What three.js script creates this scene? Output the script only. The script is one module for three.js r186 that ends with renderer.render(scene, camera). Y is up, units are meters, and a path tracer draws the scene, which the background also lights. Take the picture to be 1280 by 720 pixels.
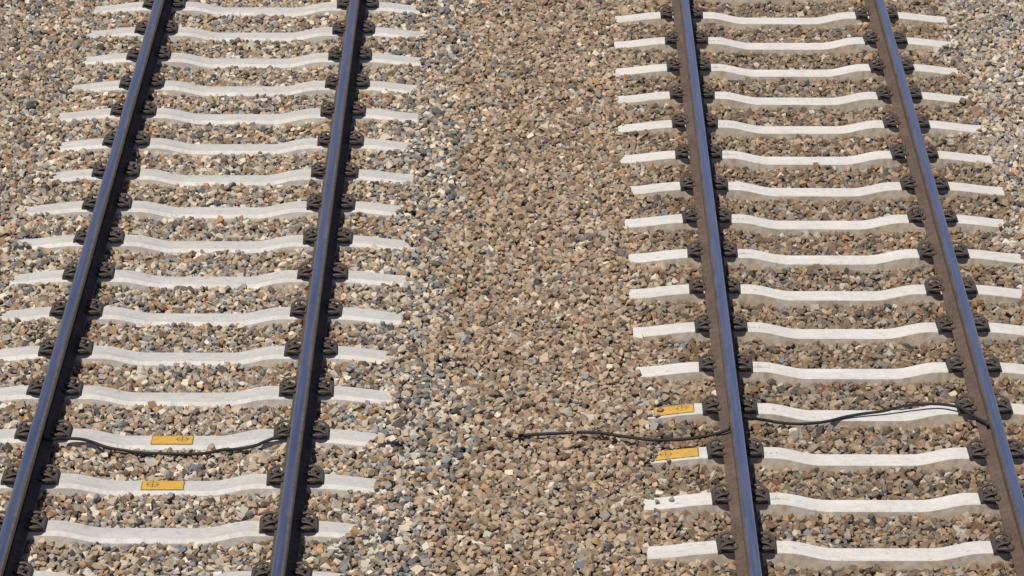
import * as THREE from 'three';
import { ConvexGeometry } from 'three/addons/geometries/ConvexGeometry.js';
import { mergeGeometries, toCreasedNormals } from 'three/addons/utils/BufferGeometryUtils.js';

// ------------------------------------------------------------------ camera, sky, sun, exposure
const scene = new THREE.Scene();
const camera = new THREE.PerspectiveCamera(8.948, 16 / 9, 1, 900);     // long lens, from a footbridge
camera.rotation.order = 'YXZ';
camera.position.set(0, 9.209, 22);
camera.rotation.set(-0.403205, 0.0034156, 0);

const SUN_DIR = new THREE.Vector3(-0.30, 1, 0.32).normalize();         // from behind the camera, a little to the left
const skyTexture = (() => {
  const w = 256, h = 128, a = new Float32Array(w * h * 4);
  const stops = [[0, .42, .46, .52], [.15, .26, .31, .45], [.32, .165, .22, .425], [.5, .105, .145, .30], [.75, .068, .098, .22], [1, .055, .08, .19]];
  for (let j = 0; j < h; j++) {
    const el = Math.sin(((j + .5) / h - .5) * Math.PI);
    let c;
    if (el <= 0) { const k = Math.min(1, -el * 12); c = [.42 - .22 * k, .46 - .29 * k, .52 - .39 * k]; }
    else {
      let i = 0; while (i < stops.length - 2 && el > stops[i + 1][0]) i++;
      const k = (el - stops[i][0]) / (stops[i + 1][0] - stops[i][0]);
      c = [1, 2, 3].map(n => stops[i][n] + (stops[i + 1][n] - stops[i][n]) * k);
    }
    for (let i = 0; i < w; i++) a.set([c[0], c[1], c[2], 1], (j * w + i) * 4);
  }
  const t = new THREE.DataTexture(a, w, h, THREE.RGBAFormat, THREE.FloatType);
  t.mapping = THREE.EquirectangularReflectionMapping; t.magFilter = t.minFilter = THREE.LinearFilter; t.needsUpdate = true;
  return t;
})();
scene.background = skyTexture; scene.environment = skyTexture;
scene.environmentIntensity = 1; scene.backgroundIntensity = 1;

const sun = new THREE.DirectionalLight(new THREE.Color(1, .945, .86), 4.4);
sun.position.copy(SUN_DIR).multiplyScalar(40); sun.target.position.set(0, 0, 0);
sun.castShadow = true; sun.shadow.mapSize.set(4096, 4096);
Object.assign(sun.shadow.camera, { left: -9, right: 9, top: 12, bottom: -12, near: 5, far: 80 });
scene.add(sun, sun.target);

const renderer = new THREE.WebGLRenderer({ antialias: true });
renderer.setSize(1024, 576);
renderer.toneMapping = THREE.LinearToneMapping;
renderer.toneMappingExposure = 1.0;
renderer.shadowMap.enabled = true;

// ------------------------------------------------------------------ helpers
function rng(seed) { let s = seed >>> 0; return () => { s = (s + 0x6D2B79F5) >>> 0; let t = s; t = Math.imul(t ^ (t >>> 15), t | 1); t ^= t + Math.imul(t ^ (t >>> 7), t | 61); return ((t ^ (t >>> 14)) >>> 0) / 4294967296; }; }
function hash(x, y, s) { let h = Math.imul(x | 0, 374761393) ^ Math.imul(y | 0, 668265263) ^ Math.imul(s | 0, 2147483647); h = Math.imul(h ^ (h >>> 13), 1274126177); return ((h ^ (h >>> 16)) >>> 0) / 4294967296; }
function noise(x, y, s = 1) {
  const xi = Math.floor(x), yi = Math.floor(y), fx = x - xi, fy = y - yi, u = fx * fx * (3 - 2 * fx), v = fy * fy * (3 - 2 * fy);
  const a = hash(xi, yi, s), b = hash(xi + 1, yi, s), c = hash(xi, yi + 1, s), d = hash(xi + 1, yi + 1, s);
  return a + (b - a) * u + (c - a) * v + (a - b - c + d) * u * v;
}
const fbm = (x, y, s) => noise(x, y, s) * .5 + noise(x * 2.1, y * 2.1, s + 7) * .28 + noise(x * 4.3, y * 4.3, s + 13) * .22;
const smooth = (a, b, x) => { const t = Math.min(1, Math.max(0, (x - a) / (b - a))); return t * t * (3 - 2 * t); };
const clamp = (x, a, b) => Math.min(b, Math.max(a, x));
const lin = (r, g, b) => new THREE.Color().setRGB(r, g, b);
const toSRGB = x => 255 * (x <= .0031308 ? 12.92 * x : 1.055 * Math.pow(x, 1 / 2.4) - .055);
const taken = {};
function numbered(name) { const n = taken[name] = (taken[name] ?? -1) + 1; return n ? `${name}_${String(n).padStart(3, '0')}` : name; }
function tag(o, label, category, group) { o.userData.label = label; if (category) o.userData.category = category; if (group) o.userData.group = group; return o; }
function mesh(name, geometry, material, parent) { const m = new THREE.Mesh(geometry, material); m.name = name; m.castShadow = m.receiveShadow = true; if (parent) parent.add(m); return m; }
function texture(w, h, fn, srgb = true) {          // fn(u, v) -> linear [r, g, b] or a number
  const a = new Uint8Array(w * h * 4);
  for (let j = 0; j < h; j++) for (let i = 0; i < w; i++) {
    let c = fn((i + .5) / w, (j + .5) / h); if (typeof c === 'number') c = [c, c, c];
    for (let k = 0; k < 3; k++) a[(j * w + i) * 4 + k] = clamp(srgb ? toSRGB(c[k]) : c[k] * 255, 0, 255);
    a[(j * w + i) * 4 + 3] = 255;
  }
  const t = new THREE.DataTexture(a, w, h); if (srgb) t.colorSpace = THREE.SRGBColorSpace;
  t.magFilter = THREE.LinearFilter; t.minFilter = THREE.LinearMipmapLinearFilter; t.generateMipmaps = true;
  t.wrapS = t.wrapT = THREE.RepeatWrapping; t.anisotropy = 8; t.needsUpdate = true; return t;
}

// ------------------------------------------------------------------ layout (metres; y = 0 is the underside of the rails)
const RAIL = { L: [-2.8043, -1.2973], R: [1.2266, 2.7336] };
const CENTRE = { L: -2.0508, R: 1.9801 };
const SPACING = .6, FIRST = { L: -5.193 - .052, R: -4.938 - .0725 };      // centre line of the farthest sleeper in the picture
const COUNT = { L: 17, R: 16 };
const END = 1.3;
function topY(dx) {                                   // height of a sleeper's top along its length
  const a = Math.abs(dx);
  return -.058 + .046 * smooth(.26, .54, a) - .036 * smooth(.9, 1.3, a);
}

// ------------------------------------------------------------------ ground under the ballast
const groundMap = texture(512, 512, (u, v) => {
  const n = noise(u * 128, v * 128, 3) * .5 + noise(u * 64, v * 64, 4) * .3 + noise(u * 256, v * 256, 5) * .2, k = .35 + .95 * n;
  return [.30 * k, .25 * k, .19 * k];
});
groundMap.repeat.set(120, 120);
const ground = mesh('ground', new THREE.PlaneGeometry(600, 600).rotateX(-Math.PI / 2), new THREE.MeshStandardMaterial({ map: groundMap, roughness: 1 }), scene);
ground.position.y = -.175; ground.userData.kind = 'structure';

// ------------------------------------------------------------------ ballast: stones dropped one by one on a height map
const RND = rng(20240611);
const X0 = -5.0, X1 = 4.8, Z0 = -6.6, Z1 = 5.4, CELL = .0125;
const NX = Math.round((X1 - X0) / CELL), NZ = Math.round((Z1 - Z0) / CELL);
const H = new Float32Array(NX * NZ), T = new Float32Array(NX * NZ);
const inPicture = (x, z, m) => Math.abs(x - (z < 0 ? -.09 : -.06)) < 4.04 + (z + 5.55) * -.129 + m;
for (let j = 0; j < NZ; j++) for (let i = 0; i < NX; i++) {
  const x = X0 + (i + .5) * CELL, z = Z0 + (j + .5) * CELL, k = j * NX + i;
  const n = fbm(x * 2.2, z * 2.2, 21) - .5, fine = noise(x * 9, z * 9, 22) - .5;
  const side = Math.abs(x - CENTRE.L) < 1.55 ? 'L' : Math.abs(x - CENTRE.R) < 1.55 ? 'R' : null;
  let t = -.056 + n * .035 + fine * .012, h = -.16;
  if (side) {
    const dx = x - CENTRE[side], a = Math.abs(dx);
    const crib = (side === 'L' ? -.082 : -.092) + .030 * smooth(.35, .7, a) + n * .025 + fine * .016;
    t += (crib - t) * (1 - smooth(1.08, 1.42, a));
    const row = Math.round((z - FIRST[side]) / SPACING), dz = z - FIRST[side] - row * SPACING;
    if (a < END && row >= -1 && row <= COUNT[side] && Math.abs(dz) < .085) {
      h = topY(dx);
      const near = side === 'L' && dx > 0 ? .19 * smooth(1.6, 3.9, z) : 0;     // ends of the lower left sleepers are more buried
      const cover = side === 'R' && dx < 0 && (row === 12 || row === 13) ? (a - 1.19) * .5 + (noise(x * 9 + row * 3.1, z * 9, 31) - .5) * .03 : side === 'R' && dx < 0 ? (a - 1.27) * .3 + (noise(x * 9 + row * 3.1, z * 9, 31) - .72) * .06 : (a - 1.235 + near * .9) * .22 + (noise(x * 6 + row * 3.1, z * 6, 31) - .62) * .07;
      t = h + (a > 1.0 && cover > .004 ? Math.min(.03, cover) : -1);
    }
    for (const r of RAIL[side]) if (Math.abs(x - r) < .078) t = Math.min(t, -.058);
  }
  H[k] = h; T[k] = t;
}
// families of colours: linear albedo, with the share each has in a zone
const FAMILIES = {
  tan_gravel: [.39, .299, .198], pale_gravel: [.55, .48, .37], brown_gravel: [.25, .175, .112],
  grey_gravel: [.30, .275, .235], dark_gravel: [.115, .10, .085], ochre_gravel: [.39, .245, .125], blue_grey_gravel: [.185, .195, .19],
};
const NAMES = Object.keys(FAMILIES);
const ZONES = {                // order as NAMES
  shoulder_left: [.28, .16, .15, .26, .08, .03, .04], left: [.26, .20, .13, .25, .07, .04, .05], strip: [.22, .20, .10, .22, .12, .02, .12],
  middle: [.49, .06, .27, .09, .04, .04, .01], right: [.36, .06, .34, .11, .07, .05, .01], shoulder_right: [.24, .13, .08, .45, .06, .01, .03],
};
const TINT = { shoulder_left: 1.0, left: 1.0, strip: 1.0, middle: .98, right: .80, shoulder_right: 1.08 };
function zoneOf(x, z) {
  x += (fbm(x * 1.6, z * 1.6, 41) - .5) * .7;
  if (x < -3.4) return 'shoulder_left';
  if (x < -.95) return 'left';
  if (x < -.45) return 'strip';
  if (x < .85) return 'middle';
  if (x < 3.25) return 'right';
  return 'shoulder_right';
}
const stones = [];
{
  const ATTEMPTS = 760000;
  for (let n = 0; n < ATTEMPTS; n++) {
    const x = X0 + RND() * (X1 - X0), z = Z0 + RND() * (Z1 - Z0), q = RND(), q2 = RND(), q3 = RND(), q4 = RND();
    if (!inPicture(x, z, .45)) continue;
    const i0 = (x - X0) / CELL | 0, j0 = (z - Z0) / CELL | 0, target = T[j0 * NX + i0];
    if (target < -.5) continue;
    const late = n / ATTEMPTS;
    const a = (q < .14 ? .010 + .04 * q : q > .95 ? .030 + .012 * q2 : .0165 + .0150 * q2) * (late > .8 ? .85 : 1);   // half length
    const b = a * (.58 + .38 * q3), c = a * (.46 + .40 * q4);
    const rr = Math.ceil(b / CELL); let s = 0, w = 0, m = -9, clear = true;
    for (let j = -rr; j <= rr; j++) for (let i = -rr; i <= rr; i++) {
      if ((i * i + j * j) * CELL * CELL > b * b) continue;
      const ii = i0 + i, jj = j0 + j; if (ii < 0 || jj < 0 || ii >= NX || jj >= NZ) continue;
      const h = H[jj * NX + ii]; s += h; w++; if (h > m) m = h;
    }
    if (!w) continue;
    const base = s / w * .62 + m * .38;
    if (base + .45 * c > target || m > target + .035) continue;
    const y = base + c * .82;
    for (let j = -rr; j <= rr; j++) for (let i = -rr; i <= rr; i++) {
      const d = (i * i + j * j) * CELL * CELL / (b * b); if (d > 1) continue;
      const ii = i0 + i, jj = j0 + j; if (ii < 0 || jj < 0 || ii >= NX || jj >= NZ) continue;
      const k = jj * NX + ii, h = y + c * .85 * Math.sqrt(1 - d); if (h > H[k]) H[k] = h;
    }
    const zone = zoneOf(x, z), share = ZONES[zone]; let f = 0, u = RND();
    while (f < 6 && u > share[f]) u -= share[f++];
    const rot = new THREE.Euler((RND() - .5) * 1.9, RND() * 6.283, (RND() - .5) * 1.9, 'YXZ');
    let tint = TINT[zone] * (.72 + .56 * RND()), warm = 1 + (RND() - .5) * .16;
    for (const side of ['L', 'R']) for (const r of RAIL[side]) {              // rust and brake dust under the rails
      const d = Math.abs(x - r); if (d < .22 && RND() < .7 - d * 2) { warm *= 1.13; tint *= .78; }
    }
    stones.push({ x, y, z, a, b, c, rot, f, tint, warm });
  }
}
console.log('stones', stones.length);
// which lie on top, and the 300 that show largest
// two grey stones on one sleeper end of the right track, two brown ones on the worn plate above it
for (const [x, y, z, a, f] of [[.755, -.027, 3.40, .021, 3], [.835, -.022, 3.385, .024, 3], [.812, -.022, 2.20, .023, 2], [.79, -.026, 2.255, .02, 0], [.735, -.03, 2.215, .024, 0], [.76, -.028, 2.80, .021, 2], [.835, -.02, 2.862, .018, 0], [-.025, -.012, 2.53, .027, 0], [-.075, -.02, 2.512, .03, 2], [-.045, -.02, 2.56, .024, 0], [.30, .004, 2.553, .022, 2]])
  stones.push({ x, y: y - .005, z, a, b: a * .8, c: a * .7, rot: new THREE.Euler(x * 7 % .5, x * 40, z * 9 % .4), f, tint: f === 3 ? .8 : .95, warm: 1 });
for (const s of stones) {
  const k = ((s.z - Z0) / CELL | 0) * NX + ((s.x - X0) / CELL | 0);
  s.size = H[k] < s.y + s.c * 1.1 && inPicture(s.x, s.z, -.05) && s.z > -5.5 && s.z < 4.1 ? s.a * s.b / Math.pow(24.5 - s.z, 2) : 0;
}
const shown = new Set(stones.slice().sort((p, q) => q.size - p.size).slice(0, 300));
function stoneShape(seed, extra) {          // broken rock: a crooked block with knocked-off corners
  const r = rng(seed), p = [];
  for (const sx of [-1, 1]) for (const sy of [-1, 1]) for (const sz of [-1, 1]) {
    const v = new THREE.Vector3(sx * (.34 + .58 * r()), sy * (.36 + .56 * r()), sz * (.34 + .58 * r()));
    if (r() < .5) { const k = .45 + .3 * r(); p.push(v.clone().multiply(new THREE.Vector3(k, 1, 1)), v.clone().multiply(new THREE.Vector3(1, k, 1))); } else p.push(v);
  }
  for (let i = 0; i < extra; i++) p.push(new THREE.Vector3(r() - .5, r() - .5, r() - .5).normalize().multiplyScalar(.85 + .2 * r()));
  return new ConvexGeometry(p);
}
const ballast = new THREE.Group(); ballast.name = 'ballast_bed'; ballast.userData.kind = 'structure';
tag(ballast, 'bed of broken tan, brown and grey stones around and between both tracks'); scene.add(ballast);
const stoneMatrix = s => new THREE.Matrix4().compose(new THREE.Vector3(s.x, s.y, s.z), new THREE.Quaternion().setFromEuler(s.rot), new THREE.Vector3(s.a, s.c, s.b));
const stoneColor = s => { const c = FAMILIES[NAMES[s.f]]; return lin(c[0] * s.tint * s.warm, c[1] * s.tint, c[2] * s.tint / s.warm); };
NAMES.forEach((name, f) => {
  const mine = stones.filter(s => s.f === f && !shown.has(s));
  const m = new THREE.InstancedMesh(stoneShape(100 + f * 17, 2 + f % 3), new THREE.MeshStandardMaterial({ color: 0xffffff, roughness: .93 }), mine.length);
  mine.forEach((s, i) => { m.setMatrixAt(i, stoneMatrix(s)); m.setColorAt(i, stoneColor(s)); });
  m.name = name; m.userData.kind = 'stuff'; m.castShadow = m.receiveShadow = true; ballast.add(m);
});
{
  const shapes = [...Array(8)].map((_, i) => stoneShape(900 + i * 31, 2 + i % 4));
  const mats = {};
  [...shown].forEach((s, i) => {
    s.tint = Math.round(s.tint * 8) / 8; s.warm = Math.round(s.warm * 12) / 12;
    const key = `${s.f}/${s.tint}/${s.warm}`;
    mats[key] ??= new THREE.MeshStandardMaterial({ color: stoneColor(s), roughness: .93 });
    const m = mesh(numbered('stone'), shapes[i % 8], mats[key], ballast);
    m.position.set(s.x, s.y, s.z); m.rotation.copy(s.rot); m.scale.set(s.a, s.c, s.b);
  });
}

// ------------------------------------------------------------------ rails
const rustMap = (seed, c0, c1) => texture(512, 128, (u, v) => {
  const n = clamp(fbm(u * 90, v * 9, seed) * 1.2 + (noise(u * 400, v * 80, seed + 3) - .5) * .5 + (noise(u * 11, v * 5, seed + 4) - .5) * .6 - .1, 0, 1);
  return [0, 1, 2].map(k => c0[k] + (c1[k] - c0[k]) * n);
});
const polishedMap = (seed, dull) => texture(64, 256, (u, v) => {          // lengthwise scratches, v runs across the head
  const n = .92 + .22 * (noise(v * 9, u * 2, seed) - .5) + .14 * (noise(v * 26, u * 3, seed + 5) - .5) + .08 * (noise(v * 110, u * 5, seed + 6) - .5);
  const k = dull * n; return [k, k, k * 1.04];
});
const polishedRough = texture(64, 256, (u, v) => clamp(.27 + .22 * noise(v * 40, u * 2, 81) * noise(u * 4, v * 7, 82), 0, 1), false);
const RAIL_MATS = {
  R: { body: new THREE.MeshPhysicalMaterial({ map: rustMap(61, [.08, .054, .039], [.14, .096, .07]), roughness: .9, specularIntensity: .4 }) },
  L: { body: new THREE.MeshPhysicalMaterial({ map: rustMap(67, [.010, .0085, .008], [.024, .019, .016]), roughness: 1, specularIntensity: .15 }) },  // left web rust darkened: shade of its visible side put into the colour
};
for (const s of ['L', 'R']) {
  RAIL_MATS[s].foot = new THREE.MeshStandardMaterial({ map: s === 'L' ? rustMap(71, [.055, .038, .026], [.13, .092, .062]) : RAIL_MATS.R.body.map, roughness: .92 });  // left foot darkened: shadow of the head painted into its rust colour
  RAIL_MATS[s].head = new THREE.MeshStandardMaterial({ map: s === 'L' ? rustMap(73, [.10, .078, .06], [.19, .15, .115]) : rustMap(75, [.085, .062, .05], [.15, .112, .088]), roughness: .6, metalness: .25 });
  RAIL_MATS[s].polished = new THREE.MeshStandardMaterial({ map: s === 'L' ? polishedMap(91, .50) : polishedMap(95, .62), roughnessMap: polishedRough, roughness: 1, metalness: 1 });
}
function extrudeProfile(pts, z0, z1, crease = .5) {   // closed outline in x, y swept along z; u in 2 m repeats, v by the outline
  const pos = [], uv = [], n = pts.length; let run = 0; const d = [0];
  for (let i = 0; i < n; i++) { const p = pts[i], q = pts[(i + 1) % n]; run += Math.hypot(q[0] - p[0], q[1] - p[1]); d.push(run); }
  for (let i = 0; i < n; i++) {
    const p = pts[i], q = pts[(i + 1) % n], v0 = d[i] / run, v1 = d[i + 1] / run, u0 = z0 / 2, u1 = z1 / 2;
    pos.push(...[p, q].flatMap(c => [c[0], c[1], z0]), q[0], q[1], z1, p[0], p[1], z0, q[0], q[1], z1, p[0], p[1], z1);
    uv.push(u0, v0, u0, v1, u1, v1, u0, v0, u1, v1, u1, v0);
  }
  for (const [z, f] of [[z0, -1], [z1, 1]]) {
    const tri = THREE.ShapeUtils.triangulateShape(pts.map(p => new THREE.Vector2(...p)), []);
    for (const t of tri) for (const k of (f > 0 ? t : [t[0], t[2], t[1]])) { pos.push(pts[k][0], pts[k][1], z); uv.push(pts[k][0], pts[k][1]); }
  }
  const g = new THREE.BufferGeometry();
  g.setAttribute('position', new THREE.Float32BufferAttribute(pos, 3)); g.setAttribute('uv', new THREE.Float32BufferAttribute(uv, 2));
  g.computeVertexNormals(); return toCreasedNormals(g, crease);
}
const mirror = half => [...half, ...half.slice().reverse().map(([x, y]) => [-x, y])].map(([x, y]) => [x / 1000, y / 1000]);
const HEAD = mirror([[8.2, 117], [11, 121], [18, 126], [35.5, 132.5], [36.6, 135], [36.1, 156], [35, 161.5], [32.4, 165.6], [28, 168.8], [22, 170.7], [12, 171.7], [0.01, 172]]);
const WEB = mirror([[21, 29], [15, 34], [11, 42], [8.6, 56], [8.2, 80], [8.3, 100], [9.2, 114], [13, 123.5]]);
const FOOT = mirror([[74, 0], [75, 2], [75, 10.5], [73.5, 12], [50, 18.5], [30, 27], [18, 33.5]]);
const crown = x => { const a = Math.abs(x) * 1000; return (a < 12 ? 172 - .3 * (a / 12) ** 2 : a < 22 ? 171.7 - (a - 12) * .1 : a < 28 ? 170.7 - (a - 22) * .317 : 168.8 - (a - 28) * .727) / 1000; };
const Z_NEAR = 9, Z_FAR = -16;
function band(x0, x1) {
  const top = [], n = 12; for (let i = 0; i <= n; i++) { const x = x1 + (x0 - x1) * i / n; top.push([x, crown(x) + .0006]); }
  return extrudeProfile([[x0, crown(x0) - .004], [x1, crown(x1) - .004], ...top], Z_FAR, Z_NEAR, .6);
}
const railLabels = {
  L: ['outer left rail, first from the left edge, blue top and black shaded side', 'right-hand rail of the left track, its black side facing the middle gravel'],
  R: ['left-hand rail of the right track, brown rusty side facing the middle gravel', 'rightmost rail, brown side facing left, reached by the arched black cable'],
};
for (const s of ['L', 'R']) {
  const bands = s === 'L' ? [-.0315, .0195] : [-.0225, .0325];
  const geo = { foot: extrudeProfile(FOOT, Z_FAR, Z_NEAR), web: extrudeProfile(WEB, Z_FAR, Z_NEAR, 1), head: extrudeProfile(HEAD, Z_FAR, Z_NEAR, .7), band: band(...bands) };
  RAIL[s].forEach((x, i) => {
    const o = new THREE.Group(); o.name = numbered('rail'); o.position.set(x, 0, 0); o.rotation.z = i ? .025 : -.025; scene.add(o);
    tag(o, railLabels[s][i], 'rail', 'rails of the two tracks');
    mesh('rail_foot', geo.foot, RAIL_MATS[s].foot, o); mesh('rail_web', geo.web, RAIL_MATS[s].body, o);
    const h = mesh('rail_head', geo.head, s === 'L' ? RAIL_MATS.L.head : RAIL_MATS.R.head, o);
    mesh('running_surface', geo.band, RAIL_MATS[s].polished, h);
  });
}

// ------------------------------------------------------------------ sleepers
// v of the concrete texture: 0-.3 near side, .3-.7 top, .7-1 far side
const CONCRETE = {};
for (const s of ['L', 'R']) CONCRETE[s] = [0, 1, 2].map(n => {
  const seed = (s === 'L' ? 300 : 400) + n * 20, bumps = new Float32Array(1024 * 256);
  const map = texture(1024, 256, (u, v) => {
    const x = u * 2.6, y = v * .5;
    const cloud = fbm(x * 3.5, y * 6, seed) - .5, grain = noise(x * 260, y * 300, seed + 1) - .5, streak = noise(x * 4, y * 95, seed + 2) - .5, mid = noise(x * 38, y * 44, seed + 3) - .5;
    let k = 1 + cloud * .26 + grain * .17 + streak * .06 + mid * .13;
    const pit = noise(x * 120, y * 130, seed + 4); if (pit > .90) k *= 1 - (pit - .90) * 4;
    let c = s === 'L' ? (v > .34 && v < .66 ? [.485 * k, .47 * k, .43 * k] : [.62 * k, .60 * k, .55 * k]) : [.585 * k, .567 * k, .517 * k];  // left: grimy grey top, chamfers painted paler to carry their sunlit brightness
    const top = v > .3 && v < .7;
    const scuff = noise(x * 16, y * 30, seed + 6) * noise(x * 60, y * 60, seed + 7);            // dirt smudges
    if (scuff > .58) c = c.map((q, i) => q * (1 - (scuff - .58) * [1.0, 1.08, 1.2][i]));
    if (!top) {                                                                                 // dust and spatter on the flanks
      const d = (s === 'R' ? .88 : .28) * (.45 + .55 * smooth(.22, .5, fbm(x * 9, y * 22, seed + 8) + grain * .6)), dust = [.43, .35, .25].map(q => q * (1 + grain * .5 + mid * .5));
      c = c.map((q, i) => q + (dust[i] - q) * d);
    }
    if (top && s === 'R') {                                                                     // smudged cast mark inside the left rail
      const m = smooth(.035, .0, Math.abs(x - .77) - .04) * smooth(.012, 0, Math.abs(y - .235) - .012) * smooth(.45, .7, noise(x * 75, y * 60, seed + 9));
      c = c.map(q => q * (1 - .38 * m));
    }
    return c;
  });
  const bump = texture(1024, 256, (u, v) => { const x = u * 2.6, y = v * .5; return clamp(.5 + (noise(x * 120, y * 130, seed + 4) > .9 ? -.3 : 0) + (noise(x * 260, y * 300, seed + 1) - .5) * .5 + (noise(x * 38, y * 44, seed + 3) - .5) * .5, 0, 1); }, false);
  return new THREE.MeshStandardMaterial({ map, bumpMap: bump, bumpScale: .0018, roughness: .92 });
});
function sleeperShape(s) {
  const top = s === 'L' ? .064 : .0665, ch = s === 'L' ? .021 : .006, flank = .19;
  const ST = 92, pos = [], uv = [], idx = [];
  const xs = []; for (let i = 0; i <= ST; i++) xs.push(-END + 2 * END * i / ST);
  xs.splice(1, 0, -END + .008); xs.splice(xs.length - 1, 0, END - .008);
  const ring = x => {                                                 // near bottom -> top -> far bottom
    const y = topY(x), e = Math.abs(x) > END - .004 ? .007 : 0, h = y - ch + .22;
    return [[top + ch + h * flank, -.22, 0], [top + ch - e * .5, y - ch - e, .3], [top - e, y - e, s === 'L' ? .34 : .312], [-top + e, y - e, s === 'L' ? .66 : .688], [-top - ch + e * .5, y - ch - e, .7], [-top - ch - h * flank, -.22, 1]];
  };
  for (let i = 0; i < xs.length - 1; i++) {
    const A = ring(xs[i]), B = ring(xs[i + 1]), u0 = xs[i] / 2.6 + .5, u1 = xs[i + 1] / 2.6 + .5;
    for (let k = 0; k < 5; k++) {
      const q = [[xs[i], A[k], u0], [xs[i + 1], B[k], u1], [xs[i + 1], B[k + 1], u1], [xs[i], A[k + 1], u0]];
      for (const n of [0, 1, 2, 0, 2, 3]) { pos.push(q[n][0], q[n][1][1], q[n][1][0]); uv.push(q[n][2], q[n][1][2]); }
    }
  }
  for (const x of [-END, END]) {
    const R = ring(x);
    for (let k = 1; k < 5; k++) for (const n of x > 0 ? [0, k, k + 1] : [0, k + 1, k]) { pos.push(x, R[n][1], R[n][0]); uv.push(x / 2.6 + .5 + R[n][1] * .3, .5 + R[n][0]); }
  }
  const g = new THREE.BufferGeometry();
  g.setAttribute('position', new THREE.Float32BufferAttribute(pos, 3)); g.setAttribute('uv', new THREE.Float32BufferAttribute(uv, 2));
  g.computeVertexNormals(); return toCreasedNormals(g, .35);
}
// fastening: guide plate, W-shaped spring clip, screw. x runs away from the rail (0 = edge of the rail foot), z along it
const FIX_MATS = {
  plate: new THREE.MeshStandardMaterial({ map: rustMap(111, [.035, .031, .028], [.085, .074, .064]), roughness: .8 }),
  clip: new THREE.MeshStandardMaterial({ map: rustMap(113, [.048, .037, .030], [.115, .088, .070]), roughness: .7, metalness: .2 }),
  screw: new THREE.MeshStandardMaterial({ map: rustMap(115, [.07, .058, .05], [.15, .125, .105]), roughness: .7, metalness: .2 }),
};
const platePart = (() => {
  const p = [[.002, -.004], [.002, .012], [.018, .020], [.056, .021], [.066, .015], [.078, .016], [.086, .026], [.098, .027], [.104, .020], [.108, -.004]];
  const sh = new THREE.Shape(p.map(q => new THREE.Vector2(...q)));
  const g = new THREE.ExtrudeGeometry(sh, { depth: .136, bevelEnabled: true, bevelThickness: .005, bevelSize: .003, bevelSegments: 2 });
  return g.translate(0, 0, -.068);
})();
const clipPart = (() => {
  const half = [[-.026, .030, .030], [-.030, .031, .052], [-.022, .034, .076], [.004, .042, .088], [.036, .046, .090], [.066, .040, .084], [.086, .028, .066], [.086, .025, .045], [.068, .031, .030], [.040, .041, .0215], [.014, .044, .019], [-.004, .043, .010]];
  const pts = [...half, ...half.slice().reverse().map(([x, y, z]) => [x, y, -z])].map(p => new THREE.Vector3(...p));
  return new THREE.TubeGeometry(new THREE.CatmullRomCurve3(pts), 84, .0100, 7);
})();
const screwPart = mergeGeometries([
  new THREE.CylinderGeometry(.023, .025, .008, 18).translate(.040, .053, 0),
  new THREE.CylinderGeometry(.0175, .0185, .024, 6).translate(.040, .069, 0),
  new THREE.CylinderGeometry(.010, .0175, .004, 6).translate(.040, .083, 0),
  new THREE.CylinderGeometry(.011, .011, .05, 10).translate(.040, .028, 0),
]);
// yellow marker plates with a thin dark rim and a circled mark
function markerTexture(circleAt, wear, seed) {
  const W = 256, Hh = 128;
  return texture(W, Hh, (u, v) => {
    const x = u * .24, y = v * .115;
    let c = [.60, .35, .05]; const n = fbm(x * 60, y * 60, seed) - .5, g = noise(x * 500, y * 500, seed + 1) - .5;
    c = c.map(q => q * (1 + n * .28 + g * .12));
    const rim = Math.min(x, .24 - x, y, .115 - y);
    let ink = rim < .0045 ? .8 : 0;
    const cx = circleAt * .24, cy = .068, r = Math.hypot(x - cx, (y - cy));
    if (Math.abs(r - .030) < .0032) ink = .8;
    if (Math.abs(x - cx) < .0028 && y > cy - .030 && y < .108) ink = .8;
    if (Math.abs(y - cy) < .0028 && Math.abs(x - cx) < .040) ink = .8;
    if (wear) { const w = smooth(.50, .62, fbm(x * 45, y * 45, seed + 5)); ink *= 1 - w * .6 * wear; const d = smooth(.56, .70, fbm(x * 26, y * 40, seed + 8)) * .55 * wear; c = c.map((q, i) => q + ([.42, .27, .13][i] - q) * d); }
    return c.map((q, i) => q + ([.05, .045, .03][i] - q) * ink);
  });
}
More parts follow.
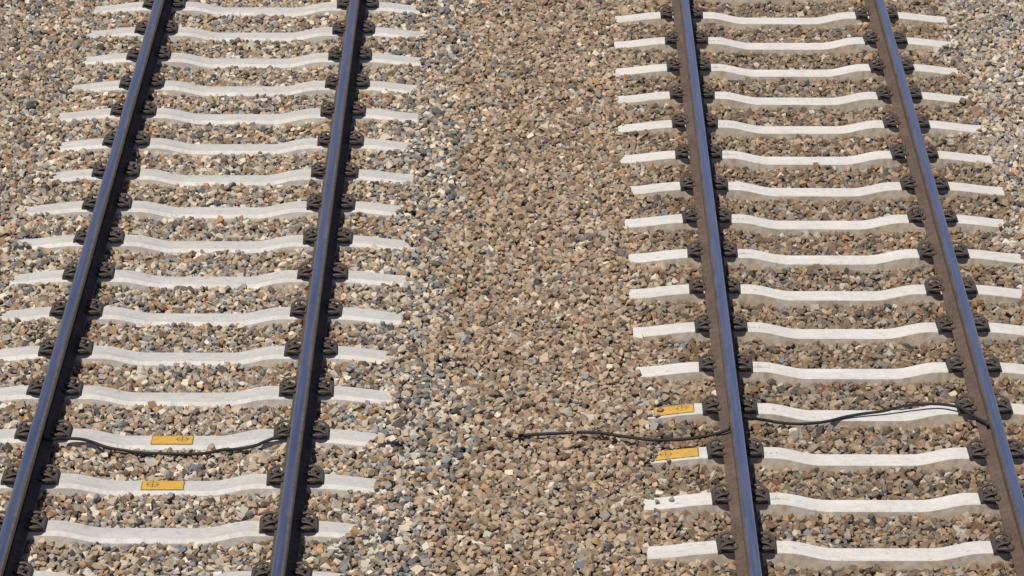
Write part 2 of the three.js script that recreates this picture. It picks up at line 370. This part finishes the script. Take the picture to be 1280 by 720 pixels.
function markerPlate(dx0, dx1, circleAt, wear, seed, s) {            // a thin plate bent along the sleeper's top
  const N = 16, pos = [], uv = [], d = .115 / 2, th = .004;
  for (let i = 0; i < N; i++) {
    const x0 = dx0 + (dx1 - dx0) * i / N, x1 = dx0 + (dx1 - dx0) * (i + 1) / N, y0 = topY(x0) + th, y1 = topY(x1) + th, u0 = i / N, u1 = (i + 1) / N;
    const quad = (a, b, c, e, ua) => { pos.push(...a, ...b, ...c, ...a, ...c, ...e); uv.push(...ua[0], ...ua[1], ...ua[2], ...ua[0], ...ua[2], ...ua[3]); };
    quad([x0, y0, d], [x1, y1, d], [x1, y1, -d], [x0, y0, -d], [[u0, 0], [u1, 0], [u1, 1], [u0, 1]]);
    quad([x0, y0 - th, d], [x1, y1 - th, d], [x1, y1, d], [x0, y0, d], [[u0, 0], [u1, 0], [u1, .01], [u0, .01]]);
    quad([x1, y1 - th, -d], [x0, y0 - th, -d], [x0, y0, -d], [x1, y1, -d], [[u1, .99], [u0, .99], [u0, 1], [u1, 1]]);
    if (i === 0) quad([x0, y0 - th, -d], [x0, y0 - th, d], [x0, y0, d], [x0, y0, -d], [[0, 0], [.01, 0], [.01, 1], [0, 1]]);
    if (i === N - 1) quad([x1, y1 - th, d], [x1, y1 - th, -d], [x1, y1, -d], [x1, y1, d], [[1, 0], [.99, 0], [.99, 1], [1, 1]]);
  }
  const g = new THREE.BufferGeometry();
  g.setAttribute('position', new THREE.Float32BufferAttribute(pos, 3)); g.setAttribute('uv', new THREE.Float32BufferAttribute(uv, 2)); g.computeVertexNormals();
  return mesh('marker_plate', g, new THREE.MeshStandardMaterial({ map: markerTexture(circleAt, wear, seed), roughness: .55 }));
}
function makeSleeper(s) {
  const o = new THREE.Group(); o.name = 'concrete_sleeper';
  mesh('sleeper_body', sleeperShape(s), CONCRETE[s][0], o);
  for (const r of [-.7535, .7535]) for (const side of [-1, 1]) {
    const f = new THREE.Group(); f.name = 'rail_fastening'; f.position.set(r + side * .0755, -.011, 0); f.rotation.y = side > 0 ? 0 : Math.PI; f.scale.set(.80, .74, 1.04); o.add(f);
    mesh('guide_plate', platePart, FIX_MATS.plate, f); mesh('spring_clip', clipPart, FIX_MATS.clip, f); mesh('screw', screwPart, FIX_MATS.screw, f);
  }
  return o;
}
const ORDINAL = ['', 'first', 'second', 'third', 'fourth', 'fifth', 'sixth', 'seventh', 'eighth', 'ninth', 'tenth', 'eleventh', 'twelfth', 'thirteenth', 'fourteenth'];
function sleeperLabel(s, i) {
  if (s === 'L') {
    if (i < 0) return 'grey concrete sleeper of the left track just beyond the top edge of the photo';
    if (i === 0) return 'grey concrete sleeper of the left track at the very top edge of the photo';
    if (i === 13) return 'grey concrete sleeper with the upper yellow plate, black cable along its near side';
    if (i === 14) return 'grey concrete sleeper with the lower yellow plate of the left track, no cable';
    if (i === 15) return 'grey concrete sleeper directly below the lower yellow-plated one in the left track';
    if (i === 16) return 'grey concrete sleeper of the left track cut by the bottom edge of the photo';
    if (i > 16) return 'grey concrete sleeper of the left track just beyond the bottom edge of the photo';
    return `grey concrete left-track sleeper, ${ORDINAL[13 - i]} above the one with the upper yellow plate`;
  }
  if (i < 0) return 'white concrete sleeper of the right track just beyond the top edge of the photo';
  if (i === 0) return 'white concrete sleeper of the right track, topmost in the photo';
  if (i === 12) return 'white concrete sleeper under the arched black cable, worn yellow plate on its left end';
  if (i === 13) return 'white concrete sleeper with a worn yellow plate, just below the arched black cable';
  if (i === 14) return 'white concrete sleeper of the right track with two stones on its left end';
  if (i === 15) return 'white concrete sleeper of the right track, lowest in the photo';
  if (i > 15) return 'white concrete sleeper of the right track just beyond the bottom edge of the photo';
  return `white dusty-flanked right-track sleeper, ${ORDINAL[12 - i]} above the one under the arched cable`;
}
for (const s of ['L', 'R']) {
  const proto = makeSleeper(s), jig = rng(s === 'L' ? 5 : 6);
  for (let i = -1; i <= COUNT[s]; i++) {
    const o = i < 0 ? proto : proto.clone(); o.name = numbered('concrete_sleeper');
    o.position.set(CENTRE[s] + (jig() - .5) * .016, (jig() - .5) * .004, FIRST[s] + i * SPACING + (jig() - .5) * .008); o.rotation.y = (jig() - .5) * .004;
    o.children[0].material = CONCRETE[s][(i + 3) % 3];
    o.children.forEach(f => { if (f.name === 'rail_fastening') { f.rotation.y += (jig() - .5) * .06; f.position.z = (jig() - .5) * .008; } });
    tag(o, sleeperLabel(s, i), 'railway sleeper', s === 'L' ? 'concrete sleepers of the left track' : 'concrete sleepers of the right track');
    scene.add(o);
    if (s === 'L' && i === 13) tag((o.add(markerPlate(-.125, .119, .74, .45, 501, s)), o.children.at(-1)), 'yellow plate with a circled mark near its right end');
    if (s === 'L' && i === 14) tag((o.add(markerPlate(-.125, .119, .26, .45, 511, s)), o.children.at(-1)), 'yellow plate with a circled mark near its left end');
    if (s === 'R' && i === 12) tag((o.add(markerPlate(-1.205, -.965, .70, 1, 521, s)), o.children.at(-1)), 'worn yellow plate with a dark mark right of its middle');
    if (s === 'R' && i === 13) tag((o.add(markerPlate(-1.215, -.965, .24, 1, 531, s)), o.children.at(-1)), 'worn yellow plate with a dark mark near its left end');
  }
}

// ------------------------------------------------------------------ cables between the rails
const cableMat = new THREE.MeshStandardMaterial({ map: rustMap(121, [.008, .008, .009], [.024, .024, .025]), roughness: .75 });
const lugMat = new THREE.MeshStandardMaterial({ map: rustMap(123, [.025, .024, .023], [.07, .066, .06]), roughness: .55, metalness: .4 });
function cable(label, pts, r, lugs) {
  const o = new THREE.Group(); o.name = numbered('rail_cable'); scene.add(o); tag(o, label, 'cable', 'black bonding cables');
  const P = pts.map(p => new THREE.Vector3(...p)), c = P[0].clone(); c.y = 0; o.position.copy(c);
  mesh('cable_sheath', new THREE.TubeGeometry(new THREE.CatmullRomCurve3(P.map(p => p.clone().sub(c))), pts.length * 10, r, 9), cableMat, o);
  for (const [x, y, z, dir] of lugs) {
    const g = mergeGeometries([new THREE.CylinderGeometry(.014, .014, .03, 12).rotateZ(Math.PI / 2), new THREE.CylinderGeometry(.021, .021, .012, 6).rotateZ(Math.PI / 2).translate(dir * .012, 0, 0)]);
    mesh('cable_lug', g, lugMat, o).position.set(x - c.x, y, z - c.z);
  }
}
cable('black cable sagging between the two left-track rails below the upper yellow plate', [
  [-2.794, .06, 2.735], [-2.765, .035, 2.726], [-2.725, .024, 2.713], [-2.663, .006, 2.665], [-2.571, -.004, 2.655], [-2.511, -0.022, 2.653],[-2.453, -0.035, 2.675],[-2.391, -0.045, 2.692],[-2.335, -0.05, 2.702],[-2.216, -0.053, 2.733],[-2.113, -0.055, 2.739],[-1.908, -0.055, 2.744],[-1.83, -0.053, 2.732],[-1.74, -0.05, 2.695],[-1.679, -0.046, 2.699],[-1.564, -0.035, 2.677],[-1.505, -0.018, 2.653], [-1.458, 0, 2.65], [-1.416, .012, 2.647], [-1.36, .04, 2.634], [-1.308, .065, 2.63]],
.0095, [[-2.789, .062, 2.735, 1], [-1.313, .066, 2.63, -1]]);
cable('black cable lying on the gravel between the tracks, ending at the brown rail', [
  [-0.199, -0.11, 2.401],[-0.152, -0.09, 2.432],[-0.095, -0.065, 2.473],[-0.02, -0.04, 2.52],[0.074, -0.025, 2.535],[0.214, -0.015, 2.539], [.401, -.004, 2.549], [.587, -.004, 2.603], [.725, -.004, 2.646], [.841, 0, 2.661], [.958, .002, 2.65], [1.06, .012, 2.632], [1.13, .028, 2.626], [1.185, .05, 2.63], [1.215, .07, 2.63]],
.0098, [[1.212, .075, 2.63, -1]]);
cable('black cable arching over the white sleeper to the rightmost rail', [
  [1.236, .06, 2.44], [1.29, .025, 2.407], [1.341, .006, 2.375], [1.429, -.03, 2.325], [1.492, -.048, 2.313], [1.587, -.060, 2.31], [1.668, -.062, 2.305], [1.787, -.056, 2.288], [1.908, -.044, 2.246], [2.015, -.038, 2.216], [2.139, -.030, 2.192],
  [2.26, -.012, 2.162], [2.377, .008, 2.176], [2.491, .022, 2.213], [2.579, .030, 2.272], [2.61, .036, 2.345], [2.668, .038, 2.445], [2.706, .05, 2.53], [2.722, .058, 2.56]],
.0092, [[1.239, .066, 2.44, 1], [2.716, .062, 2.565, -1]]);

renderer.render(scene, camera);
